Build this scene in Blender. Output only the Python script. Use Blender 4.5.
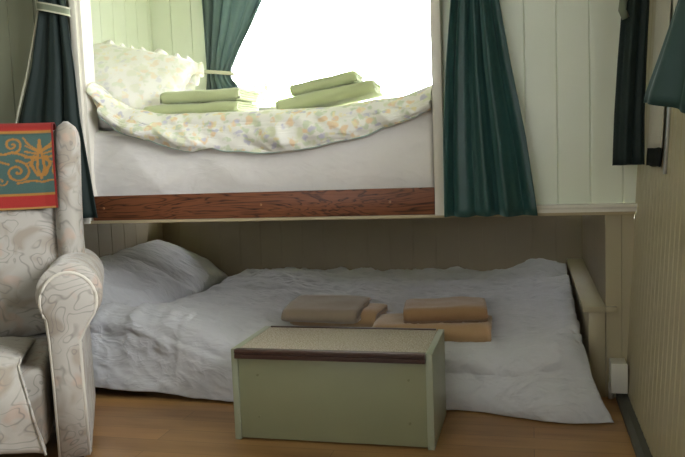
import bpy, bmesh, math, random
from mathutils import Vector, Matrix, noise, Euler
random.seed(7)
PI = math.pi
for o in list(bpy.data.objects): bpy.data.objects.remove(o)
sc = bpy.context.scene
col = sc.collection

# ------------------------------------------------------------------ camera, sky, exposure
cd = bpy.data.cameras.new('camera')
cam = bpy.data.objects.new('camera', cd); col.objects.link(cam)
cd.sensor_fit = 'HORIZONTAL'; cd.sensor_width = 36; cd.lens = 757/685*36
cd.clip_start = .05
R = Matrix(((0.97023463, 0.01396471, 0.24176383),
            (0.23921431, 0.10015106, -0.96578791),
            (-0.03769985, 0.99487424, 0.09382947)))
cam.matrix_world = Matrix.Translation((0, 0, .9)) @ R.to_4x4()
sc.camera = cam
sc.view_settings.view_transform = 'Standard'
sc.view_settings.look = 'None'
sc.view_settings.gamma = 1
sc.view_settings.exposure = 1.48
sc.cycles.max_bounces = 10
sc.cycles.diffuse_bounces = 7

w = bpy.data.worlds.new('sky'); sc.world = w; w.use_nodes = True
nt = w.node_tree; nt.nodes.clear()
wo = nt.nodes.new('ShaderNodeOutputWorld'); bg = nt.nodes.new('ShaderNodeBackground')
tc = nt.nodes.new('ShaderNodeTexCoord'); sp = nt.nodes.new('ShaderNodeSeparateXYZ')
rp = nt.nodes.new('ShaderNodeValToRGB')
# overcast sky: white cloud, a little darker and greener towards the ground
rp.color_ramp.elements[0].position = .42; rp.color_ramp.elements[0].color = (.62, .64, .60, 1)
rp.color_ramp.elements[1].position = .52; rp.color_ramp.elements[1].color = (.95, .97, 1, 1)
ma = nt.nodes.new('ShaderNodeMath'); ma.operation = 'MULTIPLY_ADD'; ma.inputs[1].default_value = .5; ma.inputs[2].default_value = .5
nt.links.new(tc.outputs['Generated'], sp.inputs[0]); nt.links.new(sp.outputs['Z'], ma.inputs[0])
nt.links.new(ma.outputs[0], rp.inputs[0]); nt.links.new(rp.outputs[0], bg.inputs['Color'])
bg.inputs['Strength'].default_value = 4.6
# the clouds on the bunk-window and side-window side are the bright ones (the sun is behind them)
my = nt.nodes.new('ShaderNodeMapRange'); my.inputs['From Min'].default_value = -.2; my.inputs['From Max'].default_value = .6
my.inputs['To Min'].default_value = 2.3; my.inputs['To Max'].default_value = 12.5
mx_ = nt.nodes.new('ShaderNodeMath'); mx_.operation = 'MULTIPLY_ADD'; mx_.inputs[1].default_value = 1.1
nt.links.new(sp.outputs['X'], mx_.inputs[0]); nt.links.new(sp.outputs['Y'], mx_.inputs[2]); nt.links.new(mx_.outputs[0], my.inputs['Value']); nt.links.new(my.outputs[0], bg.inputs['Strength'])
nt.links.new(bg.outputs[0], wo.inputs[0])

def area(name, loc, rot, sx, sy, power, color=(1, 1, 1), portal=False):
    l = bpy.data.lights.new(name, 'AREA'); l.shape = 'RECTANGLE'; l.size = sx; l.size_y = sy
    l.energy = power; l.color = color
    if portal: l.cycles.is_portal = True
    o = bpy.data.objects.new(name, l); col.objects.link(o); o.location = loc; o.rotation_euler = rot
    return o
area('bunk_window_portal', (-1.06, 4.12, 1.57), (-PI/2, 0, 0), 1.36, .84, 1, portal=True)
area('side_window_portal', (.47, 1.53, 1.42), (0, PI/2, 0), .84, 1.2, 1, portal=True)
area('rear_window_portal', (-1.0, -1.27, 1.35), (PI/2, 0, 0), 1.5, .9, 1, portal=True)

# ------------------------------------------------------------------ object helpers
def link(name, me, parent=None, mats=()):
    o = bpy.data.objects.new(name, me); col.objects.link(o)
    for m in mats: me.materials.append(m)
    if parent is not None: o.parent = parent
    return o
def tag(o, label=None, cat=None, group=None, kind=None):
    if label: o['label'] = label
    if cat: o['category'] = cat
    if group: o['group'] = group
    if kind: o['kind'] = kind
    return o
def empty(name, loc=(0, 0, 0), rz=0.):
    o = bpy.data.objects.new(name, None); col.objects.link(o)
    o.empty_display_size = .1; o.location = loc; o.rotation_euler = (0, 0, rz); return o
def struct(o, label=None): return tag(o, label, kind='structure')
def smooth(me, on=True):
    for p in me.polygons: p.use_smooth = on
def mesh(name, V, F, mat, parent=None, sm=True):
    me = bpy.data.meshes.new(name); me.from_pydata([tuple(v) for v in V], [], F); me.update()
    bm = bmesh.new(); bm.from_mesh(me); bmesh.ops.recalc_face_normals(bm, faces=bm.faces); bm.to_mesh(me); bm.free()
    if sm: smooth(me)
    return link(name, me, parent, [mat])
def bx(bm, a, b):
    vs = [bm.verts.new((x, y, z)) for x in (a[0], b[0]) for y in (a[1], b[1]) for z in (a[2], b[2])]
    for f in ((0, 1, 3, 2), (4, 6, 7, 5), (0, 4, 5, 1), (2, 3, 7, 6), (0, 2, 6, 4), (1, 5, 7, 3)):
        bm.faces.new([vs[i] for i in f])
def fin(bm, name, mat, parent=None, bev=0., seg=2, sm=False):
    bmesh.ops.recalc_face_normals(bm, faces=bm.faces)
    if bev: bmesh.ops.bevel(bm, geom=list(bm.edges), offset=bev, segments=seg, affect='EDGES', profile=.5)
    me = bpy.data.meshes.new(name); bm.to_mesh(me); bm.free()
    if sm or bev: smooth(me)
    if bev:
        try: me.set_sharp_from_angle(angle=math.radians(40))
        except Exception: pass
    return link(name, me, parent, [mat])
def box(name, a, b, mat, parent=None, bev=.002):
    bm = bmesh.new(); bx(bm, a, b); return fin(bm, name, mat, parent, bev)
def prism(name, pts, axis, a, b, mat, parent=None, bev=0., sm=False):
    """closed outline extruded along an axis (0 x, 1 y, 2 z)"""
    bm = bmesh.new()
    def P(p, t):
        q = [p[0], p[1]]; q.insert(axis, t); return q
    A = [bm.verts.new(P(p, a)) for p in pts]; B = [bm.verts.new(P(p, b)) for p in pts]
    bm.faces.new(A); bm.faces.new(B[::-1]); n = len(pts)
    for i in range(n): bm.faces.new((A[i], A[(i+1) % n], B[(i+1) % n], B[i]))
    return fin(bm, name, mat, parent, bev, sm=sm)
def tube(name, pts, r, mat, parent=None, n=8, closed=False):
    pts = [Vector(p) for p in pts]; V = []; F = []; m = len(pts)
    up = Vector((0, 0, 1))
    for i, p in enumerate(pts):
        d = (pts[(i+1) % m] - pts[i-1]) if closed else (pts[min(i+1, m-1)] - pts[max(i-1, 0)])
        d.normalize()
        u = d.cross(up if abs(d.z) < .95 else Vector((0, 1, 0))).normalized(); v = u.cross(d)
        rr = r(i/(m-1)) if callable(r) else r
        for k in range(n):
            a = 2*PI*k/n; V.append(p + (u*math.cos(a) + v*math.sin(a))*rr)
    for i in range(m if closed else m-1):
        j = (i+1) % m
        for k in range(n): F.append((i*n+k, i*n+(k+1) % n, j*n+(k+1) % n, j*n+k))
    if not closed: F.append(tuple(range(n))); F.append(tuple((m-1)*n+k for k in range(n))[::-1])
    return mesh(name, V, F, mat, parent)
def lerp(xs, x):
    """piecewise smooth table lookup"""
    if x <= xs[0][0]: return xs[0][1]
    for (a, va), (b, vb) in zip(xs, xs[1:]):
        if x <= b:
            t = (x-a)/(b-a); t = t*t*(3-2*t) if len(xs) < 3 else t
            return va+(vb-va)*t
    return xs[-1][1]
def sst(a, b, x):
    t = min(1, max(0, (x-a)/(b-a))); return t*t*(3-2*t)
def nz(x, y, z=0., s=1.): return noise.noise(Vector((x*s, y*s, z*s)))
def ridge(x, y, z=0., s=1.):
    return 1-2*abs(noise.noise(Vector((x*s, y*s, z*s))))

# ------------------------------------------------------------------ materials
class NB:
    def __init__(s, name, rough=.6, spec=.35):
        s.m = bpy.data.materials.new(name); s.m.use_nodes = True; s.t = s.m.node_tree
        s.b = s.t.nodes['Principled BSDF']; s.b.inputs['Roughness'].default_value = rough
        s.b.inputs['Specular IOR Level'].default_value = spec
        s.co = s.t.nodes.new('ShaderNodeTexCoord').outputs['Object']
    def n(s, t, **k):
        x = s.t.nodes.new('ShaderNode'+t)
        for a, v in k.items():
            if hasattr(x, a) and a not in x.inputs: setattr(x, a, v)
            else: x.inputs[a].default_value = v
        return x
    def l(s, a, b): s.t.links.new(a, b)
    def map(s, scale=(1, 1, 1), rot=(0, 0, 0), src=None):
        m = s.n('Mapping'); m.inputs['Scale'].default_value = scale; m.inputs['Rotation'].default_value = rot
        s.l(src or s.co, m.inputs[0]); return m.outputs[0]
    def noise(s, scale, det=3, rough=.55, src=None, dist=0.):
        x = s.n('TexNoise'); x.inputs['Scale'].default_value = scale; x.inputs['Detail'].default_value = det
        x.inputs['Roughness'].default_value = rough; x.inputs['Distortion'].default_value = dist
        s.l(src or s.co, x.inputs['Vector']); return x.outputs['Fac']
    def ramp(s, fac, *st):
        r = s.n('ValToRGB'); e = r.color_ramp.elements
        while len(e) < len(st): e.new(.5)
        for i, (p, c) in enumerate(st):
            e[i].position = p; e[i].color = (c if len(c) == 4 else (*c, 1)) if not isinstance(c, (int, float)) else (c, c, c, 1)
        s.l(fac, r.inputs[0]); return r.outputs[0]
    def mix(s, fac, a, b, mode='MIX'):
        x = s.n('Mix', data_type='RGBA', blend_type=mode)
        for i, v in ((0, fac), (6, a), (7, b)):
            if isinstance(v, (int, float)): x.inputs[i].default_value = v
            elif isinstance(v, tuple): x.inputs[i].default_value = (*v[:3], 1)
            else: s.l(v, x.inputs[i])
        return x.outputs[2]
    def col(s, c):
        if isinstance(c, tuple): s.b.inputs['Base Color'].default_value = (*c, 1)
        else: s.l(c, s.b.inputs['Base Color'])
    def bump(s, h, st=.3, d=.002):
        b = s.n('Bump'); b.inputs['Strength'].default_value = st; b.inputs['Distance'].default_value = d
        s.l(h, b.inputs['Height']); s.l(b.outputs[0], s.b.inputs['Normal'])

def paint(name, c, c2, rough=.45, spec=.4):
    k = NB(name, rough, spec)
    a = k.noise(3, 4); k.col(k.mix(k.ramp(a, (.35, 0.), (.7, 1.)), c, c2)); k.bump(k.noise(60, 3), .12, .001); return k.m
def fabric(name, c, c2=None, sc_=900, rough=.9, st=.3, sheen=.2, wrinkle=0.):
    k = NB(name, rough, .15)
    a = k.noise(sc_/40, 4); k.col(k.mix(a, c, c2 or tuple(x*.85 for x in c)))
    k.bump(k.noise(sc_, 2), st, .001); k.b.inputs['Sheen Weight'].default_value = sheen
    if wrinkle:   # creases of crumpled cotton
        h = None
        for s_, rot, st_ in ((4.0, .5, 1.), (8, -.6, .5), (2.4, 1.2, 1.2)):
            n_ = k.noise(s_, 3, .5, k.map((1, 2.6, 1.6), (0, .3, rot)), .8)
            m1 = k.n('Math', operation='SUBTRACT'); k.l(n_, m1.inputs[0]); m1.inputs[1].default_value = .5
            m2 = k.n('Math', operation='ABSOLUTE'); k.l(m1.outputs[0], m2.inputs[0])
            m3 = k.n('Math', operation='MULTIPLY'); k.l(m2.outputs[0], m3.inputs[0]); m3.inputs[1].default_value = -st_
            if h is None: h = m3.outputs[0]
            else:
                m4 = k.n('Math', operation='ADD'); k.l(h, m4.inputs[0]); k.l(m3.outputs[0], m4.inputs[1]); h = m4.outputs[0]
        k.bump(h, 1., wrinkle)
    return k.m
M = {}
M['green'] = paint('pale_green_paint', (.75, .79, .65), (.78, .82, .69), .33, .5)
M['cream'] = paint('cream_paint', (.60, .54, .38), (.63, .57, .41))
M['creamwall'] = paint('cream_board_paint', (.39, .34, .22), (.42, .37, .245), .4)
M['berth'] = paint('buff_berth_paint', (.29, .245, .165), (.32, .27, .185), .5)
M['leftwall'] = paint('sage_board_paint', (.22, .23, .165), (.245, .255, .185))
M['white'] = paint('off_white_gloss', (.74, .71, .62), (.78, .75, .66), .35)
M['ceil'] = paint('white_ceiling_paint', (.78, .77, .70), (.80, .79, .72), .6)
M['socket'] = paint('white_plastic', (.62, .60, .52), (.65, .63, .55), .4)
M['skirting'] = paint('dark_grey_vinyl', (.07, .07, .06), (.09, .09, .075), .5)
M['boxgreen'] = paint('olive_green_paint', (.255, .268, .16), (.28, .293, .18), .4)
M['boxside'] = paint('light_olive_edge_paint', (.30, .33, .23), (.34, .37, .27), .4)
M['plug'] = paint('screw_plug', (.19, .19, .10), (.22, .22, .12), .5)
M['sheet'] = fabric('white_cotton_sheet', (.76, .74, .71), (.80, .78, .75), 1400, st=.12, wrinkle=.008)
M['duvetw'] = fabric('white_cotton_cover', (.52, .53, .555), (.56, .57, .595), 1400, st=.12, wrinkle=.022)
M['piping'] = fabric('blue_green_piping', (.38, .50, .44), None, 700)
M['creamtrim'] = fabric('cream_braid', (.55, .55, .42), None, 700)
M['lining'] = fabric('beige_curtain_lining', (.50, .48, .38), None, 900)
M['greentowel'] = fabric('lime_green_terry', (.48, .54, .28), (.53, .59, .33), 500, st=1., sheen=.5)
M['buff'] = fabric('buff_terry', (.38, .24, .12), (.43, .28, .15), 500, st=1., sheen=.4)
M['brown'] = fabric('brown_terry', (.28, .16, .075), (.33, .20, .10), 500, st=1., sheen=.4)
M['taupe'] = fabric('taupe_terry', (.27, .21, .155), (.31, .245, .18), 500, st=1., sheen=.4)
M['chairpipe'] = fabric('chair_piping', (.48, .45, .38), None, 700)

def wood_floor():
    k = NB('laminate_floor', .34, .5)
    br = k.n('TexBrick'); br.inputs['Scale'].default_value = 1
    br.inputs['Brick Width'].default_value = 1.2; br.inputs['Row Height'].default_value = .095
    br.inputs['Mortar Size'].default_value = .0012; br.inputs['Bias'].default_value = 0
    br.inputs['Color1'].default_value = (.2, .2, .2, 1); br.inputs['Color2'].default_value = (.8, .8, .8, 1); br.inputs['Mortar'].default_value = (0, 0, 0, 1)
    k.l(k.co, br.inputs['Vector'])
    g = k.noise(1, 6, .65, k.map((2.4, 26, 1)), .6); g2 = k.noise(1, 3, .5, k.map((1.5, 6, 1)))
    c = k.mix(k.ramp(g, (.3, 0.), (.7, 1.)), (.19, .087, .028), (.31, .165, .060))
    c = k.mix(k.ramp(g2, (.35, 0.), (.7, .5)), c, (.52, .31, .12))
    v = k.mix(.30, c, br.outputs['Color'], 'OVERLAY')
    m_ = k.mix(k.ramp(br.outputs['Fac'], (.0, 0.), (1., .55)), v, (.07, .035, .015))
    k.col(m_); k.bump(g, .1, .001); return k.m
M['floor'] = wood_floor()
def rail_wood():
    k = NB('varnished_dark_wood', .4, .35)
    g = k.noise(1, 3, .55, k.map((1.7, 1, 9)), 1.6)
    wv = k.n('Math', operation='MULTIPLY'); k.l(g, wv.inputs[0]); wv.inputs[1].default_value = 12
    fr = k.n('Math', operation='FRACT'); k.l(wv.outputs[0], fr.inputs[0])
    f = k.noise(1, 4, .6, k.map((6, 1, 160)))
    c = k.mix(k.ramp(fr.outputs[0], (.0, 1.), (.22, .15), (.75, .1), (1., .9)), (.21, .075, .032), (.022, .008, .005))
    k.col(k.mix(k.ramp(f, (.4, 0.), (.75, .45)), c, (.30, .11, .05))); return k.m
M['rail'] = rail_wood()
def lipwood():
    k = NB('pale_edge_wood', .4); g = k.noise(1, 3, .5, k.map((2, 1, 60)))
    k.col(k.mix(g, (.40, .33, .20), (.50, .42, .27))); return k.m
M['lip'] = lipwood()
def darkstrip():
    k = NB('dark_brown_nosing', .35, .5); k.col(k.mix(k.noise(40), (.035, .015, .011), (.06, .026, .018))); return k.m
M['nosing'] = darkstrip()
def carpet():
    k = NB('speckled_beige_carpet', .95, .1); a = k.noise(220, 2, .7)
    k.col(k.ramp(a, (.34, (.26, .22, .15)), (.5, (.46, .41, .33)), (.66, (.60, .55, .46)))); k.bump(k.noise(400, 2), 1, .003); return k.m
M['carpet'] = carpet()
def satin(name, c, c2, rough=.42, sheen=.45):
    k = NB(name, rough, .5); k.col(k.mix(k.noise(14, 4), c, c2)); k.bump(k.noise(500, 2), .15, .001)
    k.b.inputs['Sheen Weight'].default_value = sheen; k.b.inputs['Sheen Roughness'].default_value = .4
    k.b.inputs['Sheen Tint'].default_value = (.45, .8, .75, 1); return k.m
M['teal'] = satin('dark_green_satin', (.010, .045, .041), (.018, .070, .063))
M['bottle'] = satin('blackish_green_velvet', (.004, .014, .012), (.008, .020, .017), .75, .03)
M['deep'] = satin('deep_green_cotton', (.008, .036, .031), (.012, .046, .040), .6, .1)
M['sage'] = fabric('sage_tieback_cloth', (.20, .23, .16), None, 700)
M['hem'] = fabric('black_hem', (.010, .012, .011), sheen=0.)
M['rod'] = NB('steel', .3, .5); M['rod'].b.inputs['Metallic'].default_value = .9; M['rod'].col((.55, .57, .58)); M['rod'] = M['rod'].m
M['brass'] = NB('dull_screw', .4, .5); M['brass'].col((.34, .16, .06)); M['brass'] = M['brass'].m
def thincurtain():
    k = NB('teal_curtain_against_window', .6, .3); k.col(k.mix(k.noise(14, 4), (.12, .17, .165), (.16, .21, .205)))
    tr = k.n('BsdfTranslucent'); tr.inputs[0].default_value = (.20, .27, .26, 1)
    mx = k.n('MixShader'); mx.inputs[0].default_value = .35
    out = k.t.nodes['Material Output']; k.l(k.b.outputs[0], mx.inputs[1]); k.l(tr.outputs[0], mx.inputs[2]); k.l(mx.outputs[0], out.inputs[0]); return k.m
M['thin'] = thincurtain()
def glass():
    k = NB('window_glass'); out = k.t.nodes['Material Output']
    tr = k.n('BsdfTransparent'); gl = k.n('BsdfGlossy'); gl.inputs['Roughness'].default_value = .02
    fr = k.n('Fresnel'); fr.inputs[0].default_value = 1.45; mx = k.n('MixShader')
    k.l(fr.outputs[0], mx.inputs[0]); k.l(tr.outputs[0], mx.inputs[1]); k.l(gl.outputs[0], mx.inputs[2]); k.l(mx.outputs[0], out.inputs[0]); return k.m
M['glass'] = glass()
def chairfab(name='scroll_patterned_upholstery'):
    """cream ground, grey-brown scrolling outlines, washed pink and tan fills"""
    k = NB(name, .85, .2)
    wn = k.n('TexNoise'); wn.inputs['Scale'].default_value = 6.5; wn.inputs['Detail'].default_value = 1; k.l(k.co, wn.inputs['Vector'])
    sub = k.n('VectorMath', operation='SCALE'); sub.inputs['Scale'].default_value = .22
    k.l(wn.outputs['Color'], sub.inputs[0])
    ad = k.n('VectorMath', operation='ADD'); k.l(k.co, ad.inputs[0]); k.l(sub.outputs[0], ad.inputs[1])
    a = k.noise(13, 1, .4, ad.outputs[0])
    mu = k.n('Math', operation='MULTIPLY'); k.l(a, mu.inputs[0]); mu.inputs[1].default_value = 7
    fr = k.n('Math', operation='FRACT'); k.l(mu.outputs[0], fr.inputs[0])
    msk = k.ramp(k.noise(9, 2, .5), (.36, 0.), (.52, 1.))
    line = k.ramp(fr.outputs[0], (.0, 0.), (.36, 0.), (.5, 1.), (.64, 0.), (1., 0.))
    lm = k.mix(1., line, msk, 'MULTIPLY')
    blot = k.ramp(k.noise(10, 2, .5, ad.outputs[0]), (.48, 0.), (.60, .65))
    base = k.mix(blot, (.34, .32, .28), (.22, .18, .135))
    pk = k.ramp(k.noise(16, 1), (.60, 0.), (.70, .40))
    base = k.mix(pk, base, (.40, .26, .19))
    lf = k.n('Math', operation='MULTIPLY'); k.l(lm, lf.inputs[0]); lf.inputs[1].default_value = .75
    k.col(k.mix(lf.outputs[0], base, (.16, .15, .13))); k.bump(k.noise(500, 3), .35, .001)
    k.b.inputs['Sheen Weight'].default_value = .2; return k.m
M['chair'] = chairfab()
def floral(name='floral_cotton', fade=.40):
    k = NB(name, .85, .15)
    base = (.84, .83, .75) if fade < .5 else (.90, .88, .84); c = None
    def layer(prev, sc_, off, thr, colr, sx=1.):
        v = k.n('TexVoronoi', feature='F1'); v.inputs['Scale'].default_value = sc_; v.inputs['Randomness'].default_value = 1
        m = k.n('Mapping'); m.inputs['Location'].default_value = off; m.inputs['Scale'].default_value = (1, 1, sx)
        wn = k.n('TexNoise'); wn.inputs['Scale'].default_value = 30; k.l(k.co, wn.inputs['Vector'])
        s2 = k.n('VectorMath', operation='SCALE'); s2.inputs['Scale'].default_value = .05; k.l(wn.outputs['Color'], s2.inputs[0])
        ad = k.n('VectorMath', operation='ADD'); k.l(k.co, ad.inputs[0]); k.l(s2.outputs[0], ad.inputs[1])
        k.l(ad.outputs[0], m.inputs[0]); k.l(m.outputs[0], v.inputs['Vector'])
        return k.mix(k.ramp(v.outputs['Distance'], (thr*.6, 1.), (thr, 0.)), prev, colr)
    c = layer(base, 22, (1, 2, 3), .44, (.50, .60, .36), 1.4)
    c = layer(c, 15, (4, 1, 7), .38, (.66, .70, .42))
    c = layer(c, 19, (2, 5, 1), .34, (.80, .52, .20))
    c = layer(c, 18, (7, 3, 2), .32, (.47, .46, .62), 1.5)
    c = layer(c, 24, (3, 9, 4), .28, (.85, .74, .32))
    k.col(k.mix(fade, c, base)); k.bump(k.noise(900, 2), .12, .001); return k.m
M['floral'] = floral()
M['faint'] = floral('overexposed_floral_cotton', .72)  # pillow copy of the print, window overexposure put into its paler colours
def bushmat():
    k = NB('sunlit_leaf', .6, .3); k.col(k.mix(k.noise(5), (.35, .48, .18), (.55, .65, .33))); return k.m
M['leaf'] = bushmat()
M['grass'] = NB('lawn', .9, .1); M['grass'].col(M['grass'].mix(M['grass'].noise(2), (.40, .50, .24), (.50, .58, .32))); M['grass'] = M['grass'].m
def attr_mat(name):
    k = NB(name, .85, .2); a = k.n('VertexColor'); a.layer_name = 'weave'
    nn = k.noise(420, 2); k.col(k.mix(.35, a.outputs[0], k.mix(nn, (.25, .25, .25), (.8, .8, .8)), 'OVERLAY')); k.bump(nn, .5, .001); return k.m
M['scarf'] = attr_mat('woven_scroll_cloth')

# ------------------------------------------------------------------ room shell
def boards(name, o, u, n, rects, pitch, mat, groove=.006, depth=.006, thick=.03, off=0., lean=None, label=None):
    """tongue-and-groove boarding: real V grooves. o origin, u along, n outward normal (towards the room), rects (u0,u1,z0,z1)"""
    o, u, n = Vector(o), Vector(u).normalized(), Vector(n).normalized()
    bm = bmesh.new()
    for (u0, u1, z0, z1) in rects:
        pr = [(u0, 0)]
        g = math.ceil((u0-off)/pitch + 1e-6)*pitch + off
        while g < u1-groove:
            if g > u0+groove: pr += [(g-groove/2, 0), (g, -depth), (g+groove/2, 0)]
            g += pitch
        pr.append((u1, 0))
        def P(a, d, z):
            p = o + u*a + n*d + Vector((0, 0, z))
            if lean: p += Vector((lean*z, 0, 0))
            return p
        A = [bm.verts.new(P(a, d, z0)) for a, d in pr]; B = [bm.verts.new(P(a, d, z1)) for a, d in pr]
        for i in range(len(pr)-1): bm.faces.new((A[i], A[i+1], B[i+1], B[i]))
        k = [bm.verts.new(P(a, -thick, z)) for a, z in ((u0, z0), (u1, z0), (u1, z1), (u0, z1))]
        bm.faces.new(k); bm.faces.new(A+[k[1], k[0]]); bm.faces.new(B[::-1]+[k[3], k[2]])
        bm.faces.new((A[0], B[0], k[3], k[0])); bm.faces.new((A[-1], B[-1], k[2], k[1]))
    return struct(fin(bm, name, mat), label)
CZ = 2.1
struct(box('floor', (-2.6, -1.3, -.05), (.55, 4.1, 0), M['floor'], bev=0))
struct(box('ceiling', (-2.6, -1.35, CZ), (.60, 4.15, CZ+.04), M['ceil'], bev=0))
# right wall, leaning outward, narrow beading, window nearer the viewer
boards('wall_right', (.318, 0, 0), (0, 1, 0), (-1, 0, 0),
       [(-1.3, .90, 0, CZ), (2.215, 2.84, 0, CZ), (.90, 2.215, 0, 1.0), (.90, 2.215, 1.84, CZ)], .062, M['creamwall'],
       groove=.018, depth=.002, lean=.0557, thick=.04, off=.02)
boards('wall_left', (-2.5, 0, 0), (0, 1, 0), (1, 0, 0), [(-1.3, 2.84, 0, CZ)], .125, M['leftwall'])
boards('wall_rear', (0, -1.25, 0), (1, 0, 0), (0, 1, 0),
       [(-2.6, -1.75, 0, CZ), (-.25, .45, 0, CZ), (-1.75, -.25, 0, .9), (-1.75, -.25, 1.8, CZ)], .125, M['cream'])
boards('wall_far_left', (0, 2.83, 0), (1, 0, 0), (0, -1, 0), [(-2.53, -1.80, .70, CZ)], .125, M['leftwall'])
boards('wall_far_top', (0, 2.83, 0), (1, 0, 0), (0, -1, 0), [(-1.80, -.315, 2.0, CZ)], .125, M['leftwall'])
boards('wall_low_left', (0, 2.83, 0), (1, 0, 0), (0, -1, 0), [(-2.53, -2.115, 0, .70)], .125, M['leftwall'])
boards('wall_far_right', (0, 2.83, 0), (1, 0, 0), (0, -1, 0), [(-.315, .45, .70, CZ)], .111, M['green'], off=-.015)
boards('wall_panel_right', (0, 2.815, 0), (1, 0, 0), (0, -1, 0), [(.256, .352, 0, .668)], .062, M['creamwall'], groove=.003, depth=.002, thick=.025)
boards('wall_alcove_left', (-2.11, 0, 0), (0, 1, 0), (1, 0, 0), [(2.86, 4.06, .70, CZ)], .125, M['green'], off=.03)
boards('wall_alcove_back', (0, 4.06, 0), (1, 0, 0), (0, -1, 0),
       [(-2.15, -1.72, .70, CZ), (-1.72, -.42, .70, 1.16), (-1.72, -.42, 1.96, CZ), (-.42, .45, .70, CZ)], .125, M['green'], off=.02)
boards('wall_alcove_right', (-.335, 0, 0), (0, 1, 0), (-1, 0, 0), [(2.86, 4.06, .70, CZ)], .125, M['green'])
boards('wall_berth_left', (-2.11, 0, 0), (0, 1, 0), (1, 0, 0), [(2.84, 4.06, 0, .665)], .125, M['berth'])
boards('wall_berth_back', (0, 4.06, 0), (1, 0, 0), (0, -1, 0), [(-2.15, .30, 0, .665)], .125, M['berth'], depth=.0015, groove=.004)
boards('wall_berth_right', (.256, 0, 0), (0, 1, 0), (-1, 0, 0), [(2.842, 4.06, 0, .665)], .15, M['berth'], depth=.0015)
# skirting along the foot of the right wall
struct(prism('baseboard_right', [(.287, 0), (.32, 0), (.322, .034), (.300, .034), (.287, .02)], 1, -1.2, 2.80, M['skirting']))

# ---- posts and frame of the upper bunk opening
bm = bmesh.new(); bx(bm, (-1.800, 2.778, .665), (-1.772, 2.800, 1.96)); bx(bm, (-1.792, 2.795, .665), (-1.758, 2.87, 1.96))
struct(fin(bm, 'trim_1', M['white'], bev=.002), 'white painted post on the left of the upper bunk')
bm = bmesh.new(); bx(bm, (-.342, 2.778, .673), (-.306, 2.80, 1.96)); bx(bm, (-.340, 2.80, .70), (-.312, 2.86, 1.96))
struct(fin(bm, 'trim_2', M['white'], bev=.002), 'cream painted post between upper bunk and boarded wall')
struct(box('trim_3', (-1.82, 2.778, 1.95), (-.29, 2.86, 2.0), M['white']), None)
bm = bmesh.new(); bx(bm, (-.306, 2.782, .674), (.358, 2.83, .690)); bx(bm, (-.306, 2.772, .690), (.358, 2.83, .702))
struct(fin(bm, 'trim_4', M['white'], bev=.003), 'cream moulding under the boarded wall')

# ---- windows
def window(name, a, b, axis, mat):
    """frame with mullion round the opening a..b; axis = thin axis"""
    u = 0 if axis == 1 else 1
    bm = bmesh.new(); f = .035
    def bar(u0, u1, z0, z1):
        p = [0, 0, z0]; q = [0, 0, z1]; p[u] = u0; q[u] = u1; p[axis] = a[axis]; q[axis] = b[axis]; bx(bm, p, q)
    bar(a[u], b[u], a[2], a[2]+f); bar(a[u], b[u], b[2]-f, b[2]); bar(a[u], a[u]+f, a[2]+f, b[2]-f); bar(b[u]-f, b[u], a[2]+f, b[2]-f)
    o = struct(fin(bm, name, mat, bev=.002))
    p = list(a); q = list(b); m = (a[axis]+b[axis])/2; p[axis] = m-.002; q[axis] = m+.002
    p[u] += f-.003; q[u] -= f-.003; p[2] += f-.003; q[2] -= f-.003
    box('window_pane', p, q, M['glass'], o, bev=0)
    return o
window('window_1', (-1.72, 4.065, 1.16), (-.42, 4.095, 1.96), 1, M['white'])
w2 = window('window_2', (.385, .90, 1.0), (.425, 2.215, 1.84), 0, M['white'])
struct(box('trim_5', (.375, 2.13, 1.0), (.405, 2.222, 1.84), M['white'], bev=.003))
window('window_3', (-1.75, -1.28, .9), (-.25, -1.25, 1.8), 1, M['white'])

# ------------------------------------------------------------------ cloth helpers
def curtain(name, rows, y, mat, parent=None, folds=7, amp=.018, nu=90, nv=44, thick=.003, seed=0, ax=0, gather=1., hemwave=.0):
    """rows: (z, x_left, x_right) from top to bottom; real folds, deeper where the cloth is gathered"""
    wmax = max(r[2]-r[1] for r in rows); V = []; F = []
    zs = [r[0] for r in rows]
    for j in range(nv+1):
        t = j/nv; z = zs[0]+(zs[-1]-zs[0])*t
        L = lerp([(-r[0], r[1]) for r in rows], -z); Rr = lerp([(-r[0], r[2]) for r in rows], -z)
        g = 1-(Rr-L)/wmax*.55
        for i in range(nu+1):
            s = i/nu
            ph = s*folds*2*PI + 1.3*math.sin(s*5+seed) + .5*math.sin(t*3+s*3+seed)
            a = amp*(.65+.35*math.sin(s*9+seed*2))*gather*(.55+.8*g)
            d = a*math.sin(ph) + .25*a*math.sin(ph*2.3+seed)
            x = L+(Rr-L)*(s + .012*math.sin(ph+PI/2)) ; zz = z + hemwave*math.sin(ph)*t**6 + nz(s*3, t*2, seed)*.004
            V.append((x, y+d, zz) if ax == 0 else (y+d, x, zz))
    for j in range(nv):
        for i in range(nu):
            k = j*(nu+1)+i; F.append((k, k+1, k+nu+2, k+nu+1))
    o = mesh(name, V, F, mat, parent)
    md = o.modifiers.new('thickness', 'SOLIDIFY'); md.thickness = thick
    return o
def band(name, cx, cy, z, rx, ry, h, mat, parent, tilt=0., thick=.006, tz=0.):
    """tie-back: a flat band round the gathered curtain"""
    V = []; F = []; n = 40
    for i in range(n):
        a = 2*PI*i/n
        for dz, dr in ((-h/2, 0), (h/2, 0), (h/2, thick), (-h/2, thick)):
            V.append((cx+(rx+dr)*math.cos(a), cy+(ry+dr)*math.sin(a), z+dz+tilt*math.cos(a)*rx+tz*math.sin(a)))
    for i in range(n):
        for k in range(4):
            F.append((i*4+k, i*4+(k+1) % 4, ((i+1) % n)*4+(k+1) % 4, ((i+1) % n)*4+k))
    return mesh(name, V, F, mat, parent, sm=False)

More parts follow.
